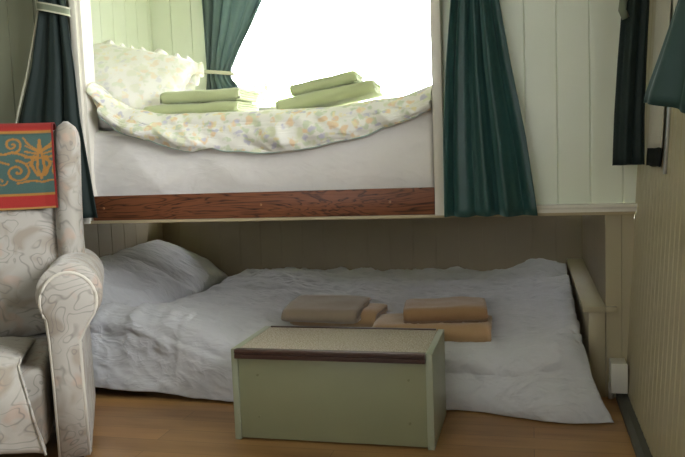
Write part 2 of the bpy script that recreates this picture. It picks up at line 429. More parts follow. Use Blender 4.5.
# ------------------------------------------------------------------ bunk carcass
bp = tag(empty('upper_bunk_frame', (-1.05, 2.8, .665)), 'wooden upper bunk platform with a dark varnished front rail', 'bunk bed')
def rel(o): # keep world coordinates while parented to an empty
    o.matrix_parent_inverse = Matrix.Translation(-o.parent.location) if o.parent.rotation_euler.z == 0 else o.parent.matrix_world.inverted(); return o
rel(box('platform', (-2.10, 2.80, .677), (-.345, 4.05, .70), M['lip'], bp, bev=.001))
bm = bmesh.new(); bx(bm, (-2.12, 2.784, .664), (.352, 2.81, .676)); bx(bm, (-.34, 2.83, .666), (.25, 4.05, .69))
rel(fin(bm, 'edge_strip', M['lip'], bp, bev=.001))
rr = rel(box('front_rail', (-1.7575, 2.782, .6765), (-.343, 2.80, .777), M['rail'], bp, bev=.003))
rr['label'] = 'dark grained varnished front board'
for i, x in enumerate((-1.705, -1.02, -.51)):
    bm = bmesh.new(); bmesh.ops.create_cone(bm, cap_ends=True, segments=14, radius1=.005, radius2=.004, depth=.004)
    bmesh.ops.rotate(bm, verts=bm.verts, matrix=Matrix.Rotation(PI/2, 3, 'X')); bmesh.ops.translate(bm, verts=bm.verts, vec=(x, 2.781, .727))
    rel(fin(bm, 'screw', M['brass'], bp))

# ledge box on the right inside the lower berth
lb = tag(empty('corner_ledge', (.22, 2.8, 0)), 'cream boxed-in wooden ledge at the right end of the lower bed', 'shelf')
rel(box('ledge_top', (.176, 2.795, .314), (.254, 4.05, .334), M['creamwall'], lb, bev=.0015))
rel(box('ledge_nose', (.2545, 2.795, .314), (.292, 2.812, .334), M['creamwall'], lb, bev=.0015))
rel(box('ledge_box', (.196, 2.806, .0), (.2535, 4.045, .313), M['creamwall'], lb, bev=.002))

# small junction box low on the wall
jb = tag(empty('cable_box', (.307, 2.76, .04)), 'small white plastic cable box low in the right corner', 'cable box')
rel(box('housing', (.264, 2.722, .050), (.318, 2.808, .148), M['socket'], jb, bev=.004))
rel(box('lid', (.262, 2.712, .046), (.318, 2.722, .152), M['socket'], jb, bev=.003))
rel(tube('conduit', [(.27, 2.80, 0.0), (.27, 2.80, .06)], .009, M['socket'], jb))

# ------------------------------------------------------------------ folded towels
def towel(name, W, D, T, mat, layers=2, seed=0, flat=.0):
    """cloth folded over `layers` times: nested U sections, folds towards -y, sagging and uneven"""
    V = []; F = []; nl = layers; th = T/(2*nl)*.93
    nx = 26
    for q in range(nl):
        r0 = T/2 - q*T/(2*nl)            # outer radius of this layer
        r1 = r0 - th
        yb = D - .012*q - .004*((seed+q) % 3); yc = -D/2 + T/2
        cl = []
        nseg = 14; ns = 10
        out = [(D/2-.012*((q*2+seed) % 3)-(D/2-yc)*(i/ns), -r0) for i in range(ns+1)]
        out += [(yc - r0*math.sin(PI*i/nseg)*1.1, -r0*math.cos(PI*i/nseg)) for i in range(1, nseg)]
        out += [(yc+(D/2-.010*((q+seed) % 2)-yc)*(i/ns), r0) for i in range(ns+1)]
        inn = [(a, (r1 if i > len(out)//2 else -r1) if abs(b) == r0 else 0) for i, (a, b) in enumerate(out)]
        inn = []
        for i, (a, b) in enumerate(out):
            if i <= ns or i >= ns+nseg: inn.append((a, math.copysign(max(r1, .0006), b)))
            else:
                k = i-ns; inn.append((yc - max(r1, .0006)*math.sin(PI*k/nseg), -max(r1, .0006)*math.cos(PI*k/nseg)))
        prof = out + inn[::-1]; m = len(prof); base = len(V)
        for i in range(nx+1):
            s = i/nx*2-1
            e = 1-.16*max(0, abs(s)-.9)/.1
            for (yy, zz) in prof:
                X = s*W/2*(1-.01*q) + .004*nz(yy*20, zz*30, seed+q)
                z2 = zz*e*(1-.10*sst(0, D/2, yy)) + .006*nz(X*9, yy*11, seed*3+1)*(.4 if zz < 0 else 1)+.0015*nz(X*60, yy*60, seed)
                y2 = yy + .005*nz(X*9, zz*9, seed+5)*(1 if yy < 0 else 2)
                V.append((X, y2, z2+T/2))
        for i in range(nx):
            for k in range(m):
                F.append((base+i*m+k, base+i*m+(k+1) % m, base+(i+1)*m+(k+1) % m, base+(i+1)*m+k))
        h = len(out)
        for k in range(h-1):
            for i in (0, nx):
                F.append((base+i*m+k, base+i*m+k+1, base+i*m+m-2-k, base+i*m+m-1-k))
    return mesh(name, V, F, mat)
def put(o, loc, rot=(0, 0, 0)):
    o.location = loc; o.rotation_euler = tuple(math.radians(a) for a in rot); return o

G1 = 'green towels on the upper bunk'; G2 = 'beige and brown towels on the lower bed'
TW = []
def T(W, D, H, mat, loc, rot, label, group, seed, layers=2):
    o = put(towel('folded_towel', W, D, H, M[mat], layers, seed), loc, rot); tag(o, label, 'towel', group); TW.append(o)
T(.42, .27, .045, 'greentowel', (-1.365, 3.055, 1.103), (0, 0, 0), 'light green folded towel, the bottom one of the pile near the pillow', G1, 1)
T(.35, .25, .050, 'greentowel', (-1.320, 3.05, 1.149), (0, 0, -1), 'light green folded towel, the top one of the pile near the pillow', G1, 2)
T(.40, .27, .055, 'greentowel', (-.790, 3.06, 1.115), (0, -9, 4), 'light green folded towel, the bottom one of the pile before the bright window', G1, 3)
T(.27, .24, .045, 'greentowel', (-.800, 3.06, 1.174), (0, -10, 4), 'light green folded towel, the top one of the tilted pile before the bright window', G1, 4)
T(.37, .20, .078, 'buff', (-.783, 3.02, .205), (0, 0, -4), 'buff folded towel under the taupe towel on the lower bed', G2, 5)
T(.32, .20, .056, 'taupe', (-.822, 2.965, .252), (9, 0, -5), 'taupe brown folded towel on the left pile on the lower bed', G2, 6)
T(.44, .25, .080, 'buff', (-.370, 2.855, .190), (0, 0, 2), 'buff folded towel at the bottom of the right pile on the lower bed', G2, 7)
T(.31, .22, .058, 'brown', (-.325, 2.88, .271), (0, -1, 6), 'darker brown folded towel on top of the right pile on the lower bed', G2, 8)

# ------------------------------------------------------------------ pillows
def pillow(name, L, W, T_, mat, seed=0, frill=0., wr=.010, n=44):
    """closed cushion, length x, width y"""
    V = []; F = []
    for side in (1, -1):
        for i in range(n+1):
            for j in range(n+1):
                u = i/n*2-1; v = j/n*2-1
                f = (max(0, 1-abs(u)**3.2)*max(0, 1-abs(v)**3.2))**.42
                px = u*L/2*(1-.05*(1-v*v)*0+.04*v*v*abs(u)); py = v*W/2*(1+.05*u*u*abs(v))
                z = side*T_/2*f
                z += f*(wr*ridge(px, py, seed+side, 6) - wr*.4 + wr*.5*nz(px, py, seed, 14))*(1 if side > 0 else .4)
                V.append((px, py, z))
    m = (n+1)**2
    for s in (0, 1):
        for i in range(n):
            for j in range(n):
                k = s*m+i*(n+1)+j; F.append((k, k+1, k+n+2, k+n+1))
    me_v = V
    o = mesh(name, V, F, mat)
    bm = bmesh.new(); bm.from_mesh(o.data); bmesh.ops.remove_doubles(bm, verts=bm.verts, dist=.0004)
    bmesh.ops.recalc_face_normals(bm, faces=bm.faces); bm.to_mesh(o.data); bm.free(); smooth(o.data)
    return o
# lower berth pillows, propped against the left end
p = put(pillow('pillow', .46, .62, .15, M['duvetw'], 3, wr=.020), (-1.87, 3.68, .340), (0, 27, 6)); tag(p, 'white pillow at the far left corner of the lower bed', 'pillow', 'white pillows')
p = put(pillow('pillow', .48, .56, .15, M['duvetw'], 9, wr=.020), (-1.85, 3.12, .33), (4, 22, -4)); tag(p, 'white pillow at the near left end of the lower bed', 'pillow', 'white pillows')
# upper bunk: plain pillow beneath a frilled floral one
p = put(pillow('pillow', .46, .66, .10, M['sheet'], 5), (-1.86, 3.22, 1.105), (0, 8, 0)); tag(p, 'plain white pillow under the frilled one on the upper bunk', 'pillow', 'upper bunk pillows')
fp = empty('frilled_pillow', (-1.75, 3.13, 1.275)); tag(fp, 'floral pillow with a frilled border at the left of upper bunk', 'pillow', 'upper bunk pillows')
fp.rotation_euler = (math.radians(44), math.radians(13), math.radians(4))
c_ = pillow('pillow_body', .52, .38, .16, M['faint'], 11); c_.parent = fp
def frill(parent, L, W, d, mat):
    V = []; F = []; n = 420; per = []
    r = .06
    for i in range(n):
        t = i/n*4; s = int(t); q = t-s
        hx, hy = L/2-r, W/2-r
        cor = [(-hx, -hy), (hx, -hy), (hx, hy), (-hx, hy)]
        a, b = cor[s], cor[(s+1) % 4]
        nx_, ny_ = [(0, -1), (1, 0), (0, 1), (-1, 0)][s]; mx_, my_ = [(0, -1), (1, 0), (0, 1), (-1, 0)][(s+1) % 4]
        if q < .85: k = q/.85; p_ = (a[0]+(b[0]-a[0])*k, a[1]+(b[1]-a[1])*k); nn = (nx_, ny_)
        else:
            k = (q-.85)/.15; p_ = b; nn = (nx_*math.cos(k*PI/2)+mx_*math.sin(k*PI/2), ny_*math.cos(k*PI/2)+my_*math.sin(k*PI/2))
        for h in range(4):
            e = h/3; dd = r*.8 + d*e
            V.append((p_[0]+nn[0]*dd, p_[1]+nn[1]*dd, e*.016*math.sin(i*.42+math.sin(i*.09)*2)+.006*e*math.sin(i*.11)))
    for i in range(n):
        for h in range(3): F.append((i*4+h, i*4+h+1, ((i+1) % n)*4+h+1, ((i+1) % n)*4+h))
    o = mesh('frill', V, F, mat, parent); md = o.modifiers.new('thickness', 'SOLIDIFY'); md.thickness = .002
    return o
frill(fp, .52, .38, .055, M['faint'])

# ------------------------------------------------------------------ upper mattress and duvet
def upper_mattress():
    V = []; F = []; x0, x1 = -2.09, -.352; nu, nv = 150, 60
    # section path in (y,z): bottom front -> front -> top front -> back
    for i in range(nu+1):
        x = x0+(x1-x0)*i/nu
        # height of mattress front
        tp = 1.015+.055*sst(-.85, -.40, x)
        for j in range(nv+1):
            t = j/nv
            if t < .55:
                s = t/.55; z = .777+(tp-.777)*s; y = 2.822 - .014*math.sin(PI*min(1, s*1.1)) + .0
                w_ = ridge(x+z*.7, z*.5, 2, 3.2)*.011 + nz(x, z, 4, 9)*.004 + .003*ridge(x-z*1.2, z, 7, 8)
                y += -w_ + .012
                z -= 0
            else:
                s = (t-.55)/.45
                if s < .3: a = s/.3*PI/2; y = 2.834+.03*(1-math.cos(a)) ; z = tp+.03*math.sin(a)
                else: y = 2.864+(4.02-2.864)*(s-.3)/.7; z = tp+.03
            V.append((x, y, z))
    for i in range(nu):
        for j in range(nv):
            k = i*(nv+1)+j; F.append((k, k+1, k+nv+2, k+nv+1))
    b = len(V)
    V += [(x0, 4.02, .702), (x1, 4.02, .702), (x0, 2.83, .702), (x1, 2.83, .702)]
    F.append(tuple([b+2]+list(range(0, nv+1))+[b])); F.append(tuple([b+3]+[nu*(nv+1)+j for j in range(nv+1)]+[b+1]))
    F.append(tuple([b, b+1]+[i*(nv+1)+nv for i in range(nu, -1, -1)])); F.append((b, b+1, b+3, b+2))
    F.append(tuple([b+2, b+3]+[i*(nv+1) for i in range(nu, -1, -1)]))
    return mesh('mattress', V, F, M['sheet'])
tag(upper_mattress(), 'mattress in a white sheet above the dark bunk rail', 'mattress')
HEM = [(-1.80, 1.40), (-1.757, 1.20), (-1.725, 1.14), (-1.69, 1.09), (-1.63, 1.045), (-1.50, .985), (-1.38, .955), (-1.30, .94), (-1.22, .945), (-1.12, .925), (-1.0, .918), (-.88, .922), (-.75, .94), (-.62, .962), (-.5, .992), (-.42, 1.03), (-.345, 1.062)]
TOP = [(-1.80, 1.27), (-1.757, 1.25), (-1.70, 1.19), (-1.60, 1.13), (-1.49, 1.103), (-1.3, 1.095), (-1.0, 1.092), (-.76, 1.088), (-.60, 1.105), (-.46, 1.122), (-.345, 1.150)]
def WV(x, z): return .026*ridge(x*1.1+z*.6, z*.9, 1.5, 3.6) + .012*ridge(x+z*1.4, z, 8, 8.5) + .005*nz(x, z, 2, 22) - .012
def duvet_upper():
    V = []; F = []; x0, x1 = -1.754, -.347; nu, nv = 260, 90; edge = []
    for i in range(nu+1):
        x = x0+(x1-x0)*i/nu; hz = lerp(HEM, x)+.010*nz(x, 7, 3, 9)+.014*ridge(x, 2, 5, 3.4)*sst(-1.72, -1.6, x)*sst(-.36, -.5, x); tz = lerp(TOP, x)+.006*nz(x, 1, 1, 8)
        r = .045
        for j in range(nv+1):
            t = j/nv
            yf = 2.802 + .006*nz(x, 0, 3, 3)
            if t < .45:
                s = t/.45; z = hz+(max(tz-r, hz+.004)-hz)*s
                y = yf - .030*math.sin(PI*(.15+.85*s)) - .006*math.exp(-s*9)
                pin = max(0, 1-((x+1.757)/.06)**2) if x < -1.70 else 0
                y += .06*pin
                wv = WV(x, z)
                y -= wv*min(1, s*3+.3); z += .004*nz(x, s, 3, 16)
            elif t < .62:
                s = (t-.45)/.17; a = s*PI/2
                y = yf-.0001+ (r+.015)*(1-math.cos(a)); z = max(tz-r, hz+.004) + (tz-max(tz-r, hz+.004))*math.sin(a)
                wv = WV(x, z)
                y -= wv*(1-s); z += .008*s*nz(x, y, 5, 7)
            else:
                s = (t-.62)/.38; y = yf+.061+(3.98-yf-.061)*s
                base = lerp([(-1.8, 1.20), (-1.62, 1.12), (-1.49, 1.085), (-1., 1.085), (-.76, 1.085), (-.5, 1.12), (-.34, 1.15)], x)
                z = tz+(base-tz)*sst(0, .25, s)+.008*nz(x, y, 5, 7)+.008*ridge(x, y, 9, 5)*sst(.0, .2, s)-.003
                if x < -1.5 and y > 2.9: z -= .06*sst(-1.5, -1.75, x)*sst(2.9, 3.0, y)
            V.append((x, y, z))
        edge.append(V[-(nv+1)])
    for i in range(nu):
        for j in range(nv):
            k = i*(nv+1)+j; F.append((k, k+1, k+nv+2, k+nv+1))
    root = empty('floral_duvet', (-1.05, 2.9, 1.05)); tag(root, 'flower-printed duvet spread over the upper bunk mattress', 'duvet')
    o = mesh('duvet_cover', V, F, M['floral'], root); rel(o)
    md = o.modifiers.new('thickness', 'SOLIDIFY'); md.thickness = .008; md.offset = 0
    pp = rel(tube('piping', [(a, b-.003, c) for a, b, c in edge[::2]], .0026, M['piping'], root, n=6)); pp['label'] = 'blue-green piped edge'
duvet_upper()

# ------------------------------------------------------------------ lower bed
def low_top(x, y):
    z = .205 + .05*sst(2.8, 3.9, y)
    z += .085*sst(-1.05, -1.45, x)*sst(3.6, 2.8, y)
    z += .03*math.exp(-((x+1.35)/.3)**2-((y-3.7)/.25)**2)
    z += .055*math.exp(-((x-.05)/.14)**2-((y-3.92)/.16)**2) + .02*sst(-.1, .1, x)*sst(3., 3.6, y)
    z -= .02*math.exp(-((x+.365)/.3)**2-((y-2.85)/.16)**2)*0
    flat = math.exp(-(((x+.365)/.26)**4)-((y-2.87)/.16)**4) + math.exp(-(((x+.80)/.24)**4)-((y-2.98)/.15)**4)
    wv = .026*ridge(x*.8+.35*y, y*1.1, 3, 3.0) + .016*ridge(x*.9-.5*y, y, 6, 6.5) + .007*nz(x, y, 1, 11) + .009*ridge(x+.5*y, y, 12, 13) + .004*ridge(x-.6*y, y, 12, 26)
    z += wv*(1-.85*min(1, flat)) - .012
    z -= .09*sst(-1.50, -1.70, x)*sst(2.80, 2.92, y)
    return z
def lower_duvet():
    V = []; F = []; nu, nv = 260, 170; x0, x1 = -2.085, .168
    for i in range(nu+1):
        u = i/nu; x = x0+(x1-x0)*u
        yf = 2.668 + .02*math.sin(x*3.1)+.012*nz(x, 0, 2, 4)
        if x < -1.45: yf += .01*sst(-1.45, -1.8, x)
        yf -= .045*sst(-.27, .0, x) + .035*sst(-.95, -1.08, x)
        lift = lerp([(-2.1, .05), (-1.75, .045), (-1.55, .03), (-1.42, .03), (-1.25, .012), (-1.0, .008), (.3, .006)], x)
        zt = low_top(x, yf+.10)
        for j in range(nv+1):
            t = j/nv
            if t < .55:
                y = 4.045+(yf+.10-4.045)*(t/.55); z = low_top(x, y); xx = x
                if y > 4.0: z -= .03*(y-4.0)/.045
            else:
                s = (t-.55)/.45
                # round shoulder then fall with outward slump
                a = min(1, s/.42)*PI/2
                if s < .42:
                    y = yf+.10*(1-math.sin(a)); z = zt-.085*(1-math.cos(a))
                else:
                    q = (s-.42)/.58; y = yf - .055*math.sin(q*PI*.62); z = (zt-.085)+(lift-(zt-.085))*q
                d = sst(0, .25, s)
                wv = .030*ridge(x*.5+z*.8, z*1.1, 4, 3.0) + .014*ridge(x*.5-z*1.1, z*1.0, 5, 6) + .005*nz(x, z, 6, 15) + .003*ridge(x+z*.9, z, 2, 15)
                wv += .016*math.sin(x*7+z*14)*.3
                y -= d*(wv-.012)
                y -= .05*s*s*sst(-.15, .15, x)
                xx = x + s*.085*sst(-.25, .168, x)*(.5+.5*s)
                z += .006*nz(x, t, 3, 10)*d*(1-s)
                if x < -1.45: y += .0
            z = max(z, .004)
            V.append((xx, y, z))
    for i in range(nu):
        for j in range(nv):
            k = i*(nv+1)+j; F.append((k, k+1, k+nv+2, k+nv+1))
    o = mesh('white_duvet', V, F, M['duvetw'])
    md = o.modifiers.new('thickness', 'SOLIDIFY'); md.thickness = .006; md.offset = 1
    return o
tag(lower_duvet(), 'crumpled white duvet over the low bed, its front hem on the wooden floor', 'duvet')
def lowmat():
    V = []; F = []; n = 90; prof = []
    for k in range(13): a = k/12*PI; prof.append((2.715-.035*math.sin(a), .075-.068*math.cos(a)))
    m = len(prof)
    for i in range(n+1):
        x = -2.09+(2.24)*i/n
        for (y, z) in prof: V.append((x, y+.006*nz(x, z, 2, 8), z))
    b = len(V)
    for i in range(n):
        for k in range(m-1): F.append((i*m+k, i*m+k+1, (i+1)*m+k+1, (i+1)*m+k))
    V += [(-2.09, 4.04, .007), (-2.09, 4.04, .143), (.15, 4.04, .007), (.15, 4.04, .143)]
    F.append(tuple(list(range(m))+[b+1, b])); F.append(tuple([n*m+k for k in range(m)]+[b+3, b+2]))
    F.append((b, b+1, b+3, b+2)); F.append(tuple([b+1, b+3]+[i*m+m-1 for i in range(n, -1, -1)])); F.append(tuple([b, b+2]+[i*m for i in range(n, -1, -1)]))
    return mesh('mattress', V, F, M['sheet'])
tag(lowmat(), 'low mattress in a white sheet under the crumpled duvet, on the floor', 'mattress')

# ------------------------------------------------------------------ step box
st = tag(empty('step_box', (-.62, 2.39, 0), 0), 'olive green wooden step box with a carpeted top, on the floor before the low bed', 'step')
X0, X1, Y0, Y1, H = -.943, -.294, 2.226, 2.556, .300
for a, b in ((X0, X0+.021), (X1-.021, X1)):
    o = rel(box('side_panel', (a, Y0, 0), (b, Y1, H), M['boxside'], st, bev=.0015)); o['label'] = 'paler green side board'
fpn = rel(box('front_panel', (X0+.021, Y0+.006, .006), (X1-.021, Y0+.022, H-.031), M['boxgreen'], st, bev=.001))
rel(box('back_panel', (X0+.021, Y1-.022, .006), (X1-.021, Y1-.004, H-.012), M['boxgreen'], st, bev=.001))
for x in (X0+.085, X1-.075):
    for z in (.215, .078):
        bm = bmesh.new(); bmesh.ops.create_cone(bm, cap_ends=True, segments=14, radius1=.0045, radius2=.004, depth=.003)
        bmesh.ops.rotate(bm, verts=bm.verts, matrix=Matrix.Rotation(PI/2, 3, 'X')); bmesh.ops.translate(bm, verts=bm.verts, vec=(x, Y0+.0055, z))
        pl = rel(fin(bm, 'screw_plug', M['plug'], st))
tr_ = rel(box('tread', (X0+.021, Y0+.002, H-.030), (X1-.021, Y1-.004, H-.008), M['boxgreen'], st, bev=.001))
rel(box('carpet_pad', (X0+.022, Y0+.004, H-.008), (X1-.022, Y1-.016, H-.0005), M['carpet'], st, bev=.002))['label'] = 'speckled beige carpet top'
ns_ = prism('nosing', [(Y0-.012, H-.028), (Y0+.004, H-.028), (Y0+.004, H-.004), (Y0+.014, H-.004), (Y0+.014, H+.001), (Y0-.009, H+.001), (Y0-.012, H-.003), (Y0-.012, H-.011), (Y0-.009, H-.013), (Y0-.012, H-.016)], 0, X0+.016, X1-.0215, M['nosing'], st)
rel(ns_)['label'] = 'dark brown front edge strip'
rel(box('rear_strip', (X0+.026, Y1-.016, H-.008), (X1-.026, Y1-.004, H+.003), M['nosing'], st, bev=.001))['label'] = 'dark brown rear edge strip'

# ------------------------------------------------------------------ curtains
# left of the bunk, tied back
c = tag(empty('curtain', (-1.87, 2.72, .69)), 'dark green curtain left of the upper bunk, tied back, behind the armchair', 'curtain')
rows = [(2.0, -2.06, -1.78), (1.75, -2.0, -1.79), (1.56, -1.90, -1.785), (1.50, -1.915, -1.785), (1.3, -1.975, -1.765), (1.1, -2.05, -1.755), (.85, -2.10, -1.722), (.692, -2.12, -1.702)]
rel(curtain('cloth', rows, 2.735, M['bottle'], c, folds=3.5, amp=.018, seed=1))
rel(tube('trim_braid', [(lerp([(-r[0], r[1]) for r in rows], -z)-.002, 2.733, z) for z in [1.98-.065*k for k in range(20)]], .005, M['creamtrim'], c))
rel(band('tieback', -1.842, 2.735, 1.532, .062, .040, .030, M['sage'], c, tilt=-.25))
for dz in (-.014, .014): rel(band('tieback_edging', -1.842, 2.735, 1.532+dz, .064, .042, .006, M['creamtrim'], c, tilt=-.25))
# right of the bunk
c = tag(empty('curtain', (-.15, 2.72, .67)), 'dark green satin curtain hanging between the upper bunk and the pale boarded wall', 'curtain')
rows = [(2.0, -.30, .0), (1.7, -.26, -.09), (1.62, -.25, -.10), (1.42, -.262, -.097), (1.2, -.285, -.06), (.95, -.302, -.012), (.672, -.306, .026)]
rel(curtain('cloth', rows, 2.732, M['teal'], c, folds=3.6, amp=.026, seed=4, hemwave=.002, nu=130))
rel(band('tieback', -.175, 2.732, 1.66, .09, .045, .03, M['teal'], c, tilt=.1))
# right corner
c = tag(empty('curtain', (.33, 2.6, .84)), 'blackish curtain hanging in the right corner before the boarded wall', 'curtain')
rows = [(2.0, .27, .39), (1.6, .285, .385), (1.40, .290, .372), (1.33, .286, .370), (1.17, .273, .362), (1.0, .262, .356), (.84, .256, .356)]
rel(curtain('cloth', rows, 2.585, M['bottle'], c, folds=2.2, amp=.013, seed=2, nu=60))
rel(tube('tieback', [(.297, 2.572, 1.30), (.286, 2.566, 1.325), (.290, 2.562, 1.36), (.305, 2.560, 1.40), (.35, 2.562, 1.44), (.385, 2.58, 1.47)], .012, M['sage'], c))
rows = [(2.0, 2.28, 2.55), (1.4, 2.285, 2.55), (.89, 2.29, 2.55)]
l_ = rel(curtain('lining', rows, .354, M['lining'], c, folds=1.2, amp=.002, seed=3, ax=1, nu=40)); l_['label'] = 'beige lining on the side towards the wall'
rows = [(.892, 2.288, 2.55), (.838, 2.29, 2.55)]
h_ = rel(curtain('hem', rows, .353, M['hem'], c, folds=1.2, amp=.002, seed=3, ax=1, nu=30, nv=4))
for q_ in (l_, h_):      # lining and hem keep to the lean of the wall
    for v in q_.data.vertices: v.co.x += .0557*(v.co.z-.85)+.004
# near curtain by the side window
c = tag(empty('curtain', (.33, 1.9, .96)), 'green curtain at the right edge of the picture by the side window', 'curtain')
def near_curtain():
    V = []; F = []; nu, nv = 70, 40
    for j in range(nv+1):
        t = j/nv; z = 2.0-t*(2.0-.985)
        far = lerp([(-2.0, 1.98), (-1.35, 1.93), (-1.2, 1.92), (-.98, 1.925)], -z)
        xin = lerp([(-2.0, .40), (-1.45, .385), (-1.22, .343), (-1.10, .303), (-1.0, .268), (-.98, .266)], -z)
        for i in range(nu+1):
            s = i/nu; y = far-s*.17
            ph = s*3*2*PI+t
            sp_ = max(.0, .39-xin)
            x = xin + sp_*sst(0, .75, s)*.85 + .010*math.sin(ph)*min(1, s*5)
            V.append((min(x, .365+.03*(z-1)), y, z+.015-.045*sst(0, .8, s)*t))
    for j in range(nv):
        for i in range(nu):
            k = j*(nu+1)+i; F.append((k, k+1, k+nu+2, k+nu+1))
    o = mesh('cloth', V, F, M['deep'], c); md = o.modifiers.new('thickness', 'SOLIDIFY'); md.thickness = .006
    rel(o)
near_curtain()
# window curtain at the bunk window
c = tag(empty('curtain', (-1.6, 3.98, 1.2)), 'teal curtain at the bright bunk window, tied with a pale cord', 'curtain')
rows = [(2.0, -1.80, -1.30), (1.85, -1.76, -1.345), (1.75, -1.755, -1.40), (1.62, -1.752, -1.47), (1.5, -1.75, -1.545), (1.40, -1.748, -1.60), (1.36, -1.75, -1.60), (1.25, -1.765, -1.51), (1.14, -1.775, -1.42)]
rel(curtain('cloth', rows, 3.99, M['thin'], c, folds=6, amp=.018, seed=6))
rel(band('tieback', -1.672, 3.99, 1.392, .085, .034, .020, M['creamtrim'], c, tilt=-.12))
# rods
for nm, pts, lab in (('curtain_rod', [(-2.12, 2.735, 2.01), (.38, 2.735, 2.01)], 'wooden curtain rod along the bunk front'),
                     ('curtain_rod', [(-1.95, 3.99, 2.01), (-.45, 3.99, 2.01)], 'curtain rod over the bunk window'),
                     ('curtain_rod', [(.385, .5, 2.02), (.385, 2.7, 2.02)], 'curtain rod along the right wall')):
    tag(tube(nm, pts, .009, M['white']), lab, 'curtain rod')
# steel strip on the right wall
o = tag(box('wall_strip', (.360, 2.232, .82), (.368, 2.250, 1.9), M['rod'], bev=.002), 'thin upright steel strip on the right wall beside the black curtain', 'strip')
for v in o.data.vertices: v.co.x += .0557*(v.co.z-.85)-.003

# ------------------------------------------------------------------ armchair
ch = empty('armchair', (-1.789, 2.044, 0), math.radians(31)); tag(ch, 'cream scroll-patterned upholstered armchair with rolled arms at the left', 'armchair')
def put_local(o): o.parent = ch; return o
def soft(name, a, b, mat, r=.04, seg=5, puff=.0, wr=.003, seed=0, sub=2):
    """upholstered block: rounded, puffed and slightly lumpy"""
    bm = bmesh.new(); bx(bm, a, b); bmesh.ops.recalc_face_normals(bm, faces=bm.faces)
    bmesh.ops.bevel(bm, geom=list(bm.edges), offset=r, segments=seg, affect='EDGES', profile=.5)
    bmesh.ops.subdivide_edges(bm, edges=[e for e in bm.edges if e.calc_length() > .06], cuts=6, use_grid_fill=True)
    c = [(a[i]+b[i])/2 for i in range(3)]; h = [(b[i]-a[i])/2 for i in range(3)]
    for v in bm.verts:
        q = [(v.co[i]-c[i])/h[i] for i in range(3)]
        for i in range(3):
            j, k = (i+1) % 3, (i+2) % 3
            v.co[i] += q[i]*puff*(1-q[j]**2)*(1-q[k]**2)
        v.co += Vector((nz(*v.co, 9+seed), nz(*v.co, 11), nz(*v.co, 8)))*wr if False else Vector((nz(v.co.x, v.co.y, v.co.z+seed, 9), nz(v.co.y, v.co.z, v.co.x+seed, 9), nz(v.co.z, v.co.x, v.co.y+seed, 9)))*wr
    return put_local(fin(bm, name, mat, sm=True))
def arm(sx):
    # section of rolled arm in local x,z : neck below, roll leaning outward
    cxr, czr, r = .348, .530, .093
    prof = []
    prof += [(.286, .05), (.284, .25), (.280, .40)]
    n = 26
    for k in range(n+1):
        a = math.radians(215 - k*(262/n)); prof.append((cxr+r*math.cos(a), czr+r*math.sin(a)))
    prof += [(.375, .40), (.376, .25), (.380, .05)]
    yy = [-.35, -.343, -.30, -.15, .0, .15, .30]
    V = []; F = []; m = len(prof)
    for j, y in enumerate(yy):
        k = .93 if j == 0 else 1.
        sway = .0
        for (x, z) in prof:
            X = .33+(x-.33)*k; Z = .35+(z-.35)*k if z > .1 else z
            Z -= .02*sst(-.35, .3, y)
            X += .003*nz(x, y, z, 8)
            V.append((sx*X, y, Z))
    for j in range(len(yy)-1):
        for k in range(m): F.append((j*m+k, j*m+(k+1) % m, (j+1)*m+(k+1) % m, (j+1)*m+k))
    F.append(tuple(range(m))); F.append(tuple((len(yy)-1)*m+k for k in range(m)))
    o = put_local(mesh('armrest', V, F, M['chair']))
    try: o.data.set_sharp_from_angle(angle=math.radians(50))
    except Exception: pass
    # facing panel on the arm front with piping
    fpf = []
    for (x, z) in prof:
        X = .33+(x-.33)*.83; Z = .36+(z-.36)*.90 if z > .1 else z
        if z < .43: X = .327+(x-.327)*.86
        fpf.append((sx*X, Z))
    bm = bmesh.new(); A = [bm.verts.new((x, -.349, z)) for x, z in fpf]; B = [bm.verts.new((x*.998, -.364, z)) for x, z in fpf]
    C_ = [bm.verts.new((sx*.33+(x-sx*.33)*.85, -.370, .36+(z-.36)*.95 if z > .1 else z)) for x, z in fpf]
    k = len(fpf)
    for P_, Q in ((A, B), (B, C_)):
        for i in range(k): bm.faces.new((P_[i], P_[(i+1) % k], Q[(i+1) % k], Q[i]))
    bm.faces.new(A); bm.faces.new(C_)
    f = fin(bm, 'front_facing', M['chair'], o, sm=True)
    t = tube('piping', [(x, -.362, z) for x, z in fpf], .0055, M['chairpipe'], o, n=8)
arm(1); arm(-1)
# seat, cushion with a bulging front
soft('seat_frame', (-.262, -.335, .08), (.262, .30, .315), M['chair'], r=.02, wr=.002)
def seat_cushion():
    V = []; F = []; nu, nv = 40, 46
    for i in range(nu+1):
        u = i/nu*2-1
        for j in range(nv+1):
            t = j/nv
            if t < .5:
                y = .10-(t/.5)*.44; z = .325+.04*(t/.5)+.022*(1-u*u)*(1-(t/.5-.5)**2*2); hw = .205
            else:
                s = (t-.5)/.5; a = s*PI/2
                y = -.34-.085*math.sin(min(1, s*1.6)*PI/2); z = .365+.011*(1-u*u)-.265*s**1.15
                hw = .205-.012*sst(0,.1,s)+.066*s
            V.append((u*hw+.003*nz(u, t, 3, 5), y+.004*nz(u, t, 1, 6), z+.004*nz(u, t, 9, 6) - .01*abs(u)**8))
    for i in range(nu):
        for j in range(nv):
            k = i*(nv+1)+j; F.append((k, k+1, k+nv+2, k+nv+1))
    o = mesh('seat_cushion', V, F, M['chair']); put_local(o)
    md = o.modifiers.new('thickness', 'SOLIDIFY'); md.thickness = .04; md.offset = -1
    e = [V[j] for j in range(nv//2, nv+1)]
    for s in (1, -1): tube('piping', [(s*-p[0], p[1]-.003, p[2]) for p in e], .004, M['chair'], o, n=6)
seat_cushion()
